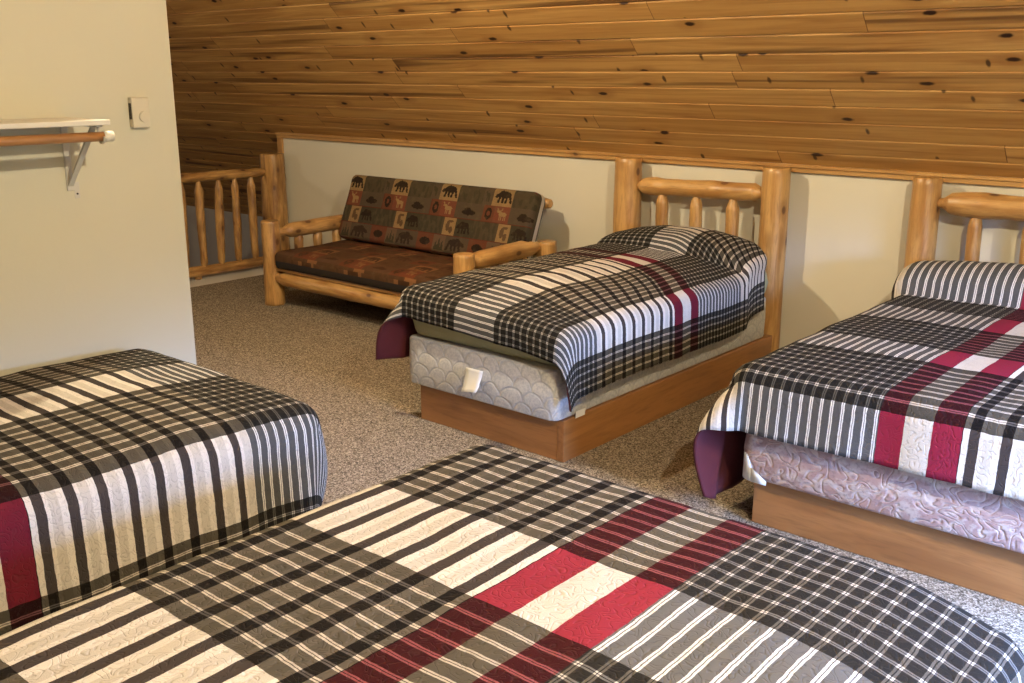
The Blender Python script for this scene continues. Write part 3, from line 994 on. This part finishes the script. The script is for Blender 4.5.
low_bed(-3.62, -2.56, 1.90, -0.05, 'plank bed base covered by the quilt beside the cream partition', ('box spring under the quilt beside the cream partition', 'mattress under the quilt beside the cream partition'))
X3 = (-3.62 - 2.52) / 2
def uv3(s, t):
    x = X3 - s
    y = 1.985 - t
    w = 0.84 - (y - 0.99) * 1.235
    v = interp([(-3.75, -0.87), (-3.24, -0.28), (-2.99, 0.0), (-2.515, 0.43), (-2.235, 0.71), (-1.95, 1.05)], x)
    return (w, v)
quilt('brown and black plaid quilt on the bed against the cream partition', G_Q, -3.64, -2.49, 1.985, 2.05, 0.61, True, (0.43, 0.10, 0.40), uv3,
      flare=(0.04, 0.02, 0.03), corner=(0.30, 0.05), R=0.10, seed=3, cloth=QMAROON, dome=0.03, tuck=1.2)

# --- large bed in the foreground
low_bed(-1.80, -0.48, 2.03, 0.05, 'plank bed base covered by the big quilt nearest the camera', ('box spring under the big quilt nearest the camera', 'mattress under the big quilt nearest the camera'), 0.06, 0.53)
X4 = (-1.92 - 0.37) / 2
def uv4(s, t):
    x = X4 - s
    y = 2.085 - t
    return (0.84 + (x + 1.265), (y - 0.903) * 0.71 / 0.722)
quilt('big plaid quilt with red lengthwise stripes on the nearest bed', G_Q, -1.92, -0.37, 2.09, 2.02, 0.605, True, (0.42, 0.42, 0.42), uv4,
      flare=(0.10, 0.06, 0.10), corner=(0.2, 0.2), R=0.08, seed=4, dome=0.012, step=0.018, slump=(0.30, 0.055))

# ------------------------------------------------------------------ shelf with clothes rod, thermostat
sh = thing('closet_shelf', (PX, 1.0, 1.46), 'white wall shelf with wooden clothes rod on the cream partition', 'shelf')
box('shelf_board', (PX, -0.6, 1.472), (PX + 0.30, 1.79, 1.490), WHITE, sh, 0.003)
log('clothes_rod', (PX + 0.275, -0.6, 1.433), (PX + 0.275, 1.785, 1.433), [(0, 0.0165), (1, 0.0165)], mat_wood('rod_wood', (0.42, 0.21, 0.07), (0.33, 0.15, 0.05), 0.4, 2, 12.0, kscale=0.6, ksize=0.02), sh, 5, 0.0, cap=0.001)
bm = bmesh.new()
tube(bm, [(0, 0, -0.012), (0, 0, 0.022)], 0.0185, 20)
o = from_bm('rod_cap', bm, WHITEP, sh, (PX + 0.275, 1.783, 1.433), (-PI / 2, 0, 0))
o['label'] = 'white end cap'
for yb in (1.765, 0.7):
    bm = bmesh.new()
    bm_box(bm, (0.0, -0.013, -0.235), (0.007, 0.013, 0.012), 0.002, 1)          # leg on the wall
    bm_box(bm, (0.0, -0.013, 0.005), (0.27, 0.013, 0.012), 0.002, 1)            # arm under the board
    # brace
    p0, p1 = Vector((0.006, 0, -0.215)), Vector((0.225, 0, 0.006))
    d = (p1 - p0)
    ang = math.atan2(d.z, d.x)
    mt = Matrix.Translation((p0 + p1) / 2) @ Matrix.Rotation(-ang, 4, 'Y') @ Matrix.Diagonal((d.length, 0.020, 0.009, 1))
    bmesh.ops.create_cube(bm, size=1.0, matrix=mt)
    # hook that carries the rod
    hk = [(0.255, 0, 0.008), (0.253, 0, -0.02)] + [(0.275 + 0.022 * math.cos(a), 0, -0.027 + 0.022 * math.sin(a)) for a in [math.radians(x) for x in range(180, 361, 20)]]
    tube(bm, hk, 0.0045, 8)
    from_bm('bracket', bm, BRKT, sh, (PX, yb, 1.46), smoothf=False)
bm = bmesh.new()
bm_box(bm, (0, -0.010, -0.04), (0.0012, 0.010, 0.02), 0.0005, 1)
o = from_bm('anchor_strip', bm, BRKT, sh, (PX, 1.79, 1.235), smoothf=False)
bm = bmesh.new()
tube(bm, [(0, 0, 0), (0.003, 0, 0)], 0.0035, 10)
from_bm('screw', bm, DARKM, sh, (PX + 0.001, 1.79, 1.212))

th = thing('thermostat', (PX, 2.065, 1.50), 'ivory thermostat with a round dial on the cream partition', 'thermostat')
bm = bmesh.new()
bm_box(bm, (0, -0.036, -0.058), (0.028, 0.036, 0.056), 0.004, 2)
from_bm('housing', bm, IVORY, th, (PX, 2.062, 1.50), smoothf=False)
bm = bmesh.new()
tube(bm, [(0.0, 0, 0), (0.008, 0, 0)], 0.021, 26)
tube(bm, [(0.008, 0, 0), (0.0095, 0, 0)], 0.0185, 26)
from_bm('dial', bm, IVORY, th, (PX + 0.028, 2.072, 1.484), smoothf=False)
bm = bmesh.new()
for k in range(5):
    bm_box(bm, (0.004 + k * 0.0042, -0.001, -0.03), (0.006 + k * 0.0042, 0.0005, 0.03))
from_bm('vent_slots', bm, DARKM, th, (PX, 2.0262, 1.505), smoothf=False)

# ------------------------------------------------------------------ camera
cd = bpy.data.cameras.new('camera')
cam = bpy.data.objects.new('camera', cd)
C.objects.link(cam)
cd.sensor_width = 36
cd.lens = 1004.16 / 1024 * 36
cd.clip_start = 0.05
cam.location = (0, 0, 1.65)
cam.rotation_euler = (math.radians(90 - 15.026), 0, math.radians(40.737))
bpy.context.scene.camera = cam

# ------------------------------------------------------------------ light
def lamp(name, loc, energy, col, size):
    ld = bpy.data.lights.new(name, 'POINT')
    ld.energy = energy
    ld.color = col
    ld.shadow_soft_size = size
    o = bpy.data.objects.new(name, ld)
    C.objects.link(o)
    o.location = loc
    return o
WARM = (1.0, 0.845, 0.585)
lamp('ceiling_lamp_left', (-3.85, 2.55, 2.75), 185, WARM, 0.035)
lamp('ceiling_lamp_right', (0.3, 1.4, 2.8), 310, WARM, 0.045)
lamp('stairwell_fill', (-9.8, 0.6, 1.9), 50, (1.0, 0.86, 0.74), 0.1)  # unseen light, added to brighten the dark area beyond the railing

# daylight through the window
w = bpy.data.worlds.new('sky')
bpy.context.scene.world = w
w.use_nodes = True
bg = w.node_tree.nodes['Background']
wnt = w.node_tree
sky_z = sep(wnt, coords(wnt, 'Generated'))[2]
setin(wnt, bg.inputs[0], mixc(wnt, smooth(wnt, sky_z, 0.04, 0.24), (0.012, 0.013, 0.010), (0.24, 0.45, 1.0)))
bg.inputs[1].default_value = 130.0
for wy0, wy1, wz0, wz1 in WINS:
    pd = bpy.data.lights.new('window_portal', 'AREA')
    pd.shape = 'RECTANGLE'
    pd.size, pd.size_y = wz1 - wz0, wy1 - wy0
    pd.cycles.is_portal = True
    po = bpy.data.objects.new('window_portal', pd)
    C.objects.link(po)
    po.location = (XR + 0.10, (wy0 + wy1) / 2, (wz0 + wz1) / 2)
    po.rotation_euler = (0, PI / 2, 0)

sc = bpy.context.scene
sc.view_settings.view_transform = 'Standard'
sc.view_settings.look = 'None'
sc.view_settings.gamma = 1
sc.view_settings.use_curve_mapping = False
sc.view_settings.exposure = 0.05
sc.cycles.use_denoising = True
sc.cycles.max_bounces = 8
sc.cycles.diffuse_bounces = 2
sc.cycles.sample_clamp_indirect = 6
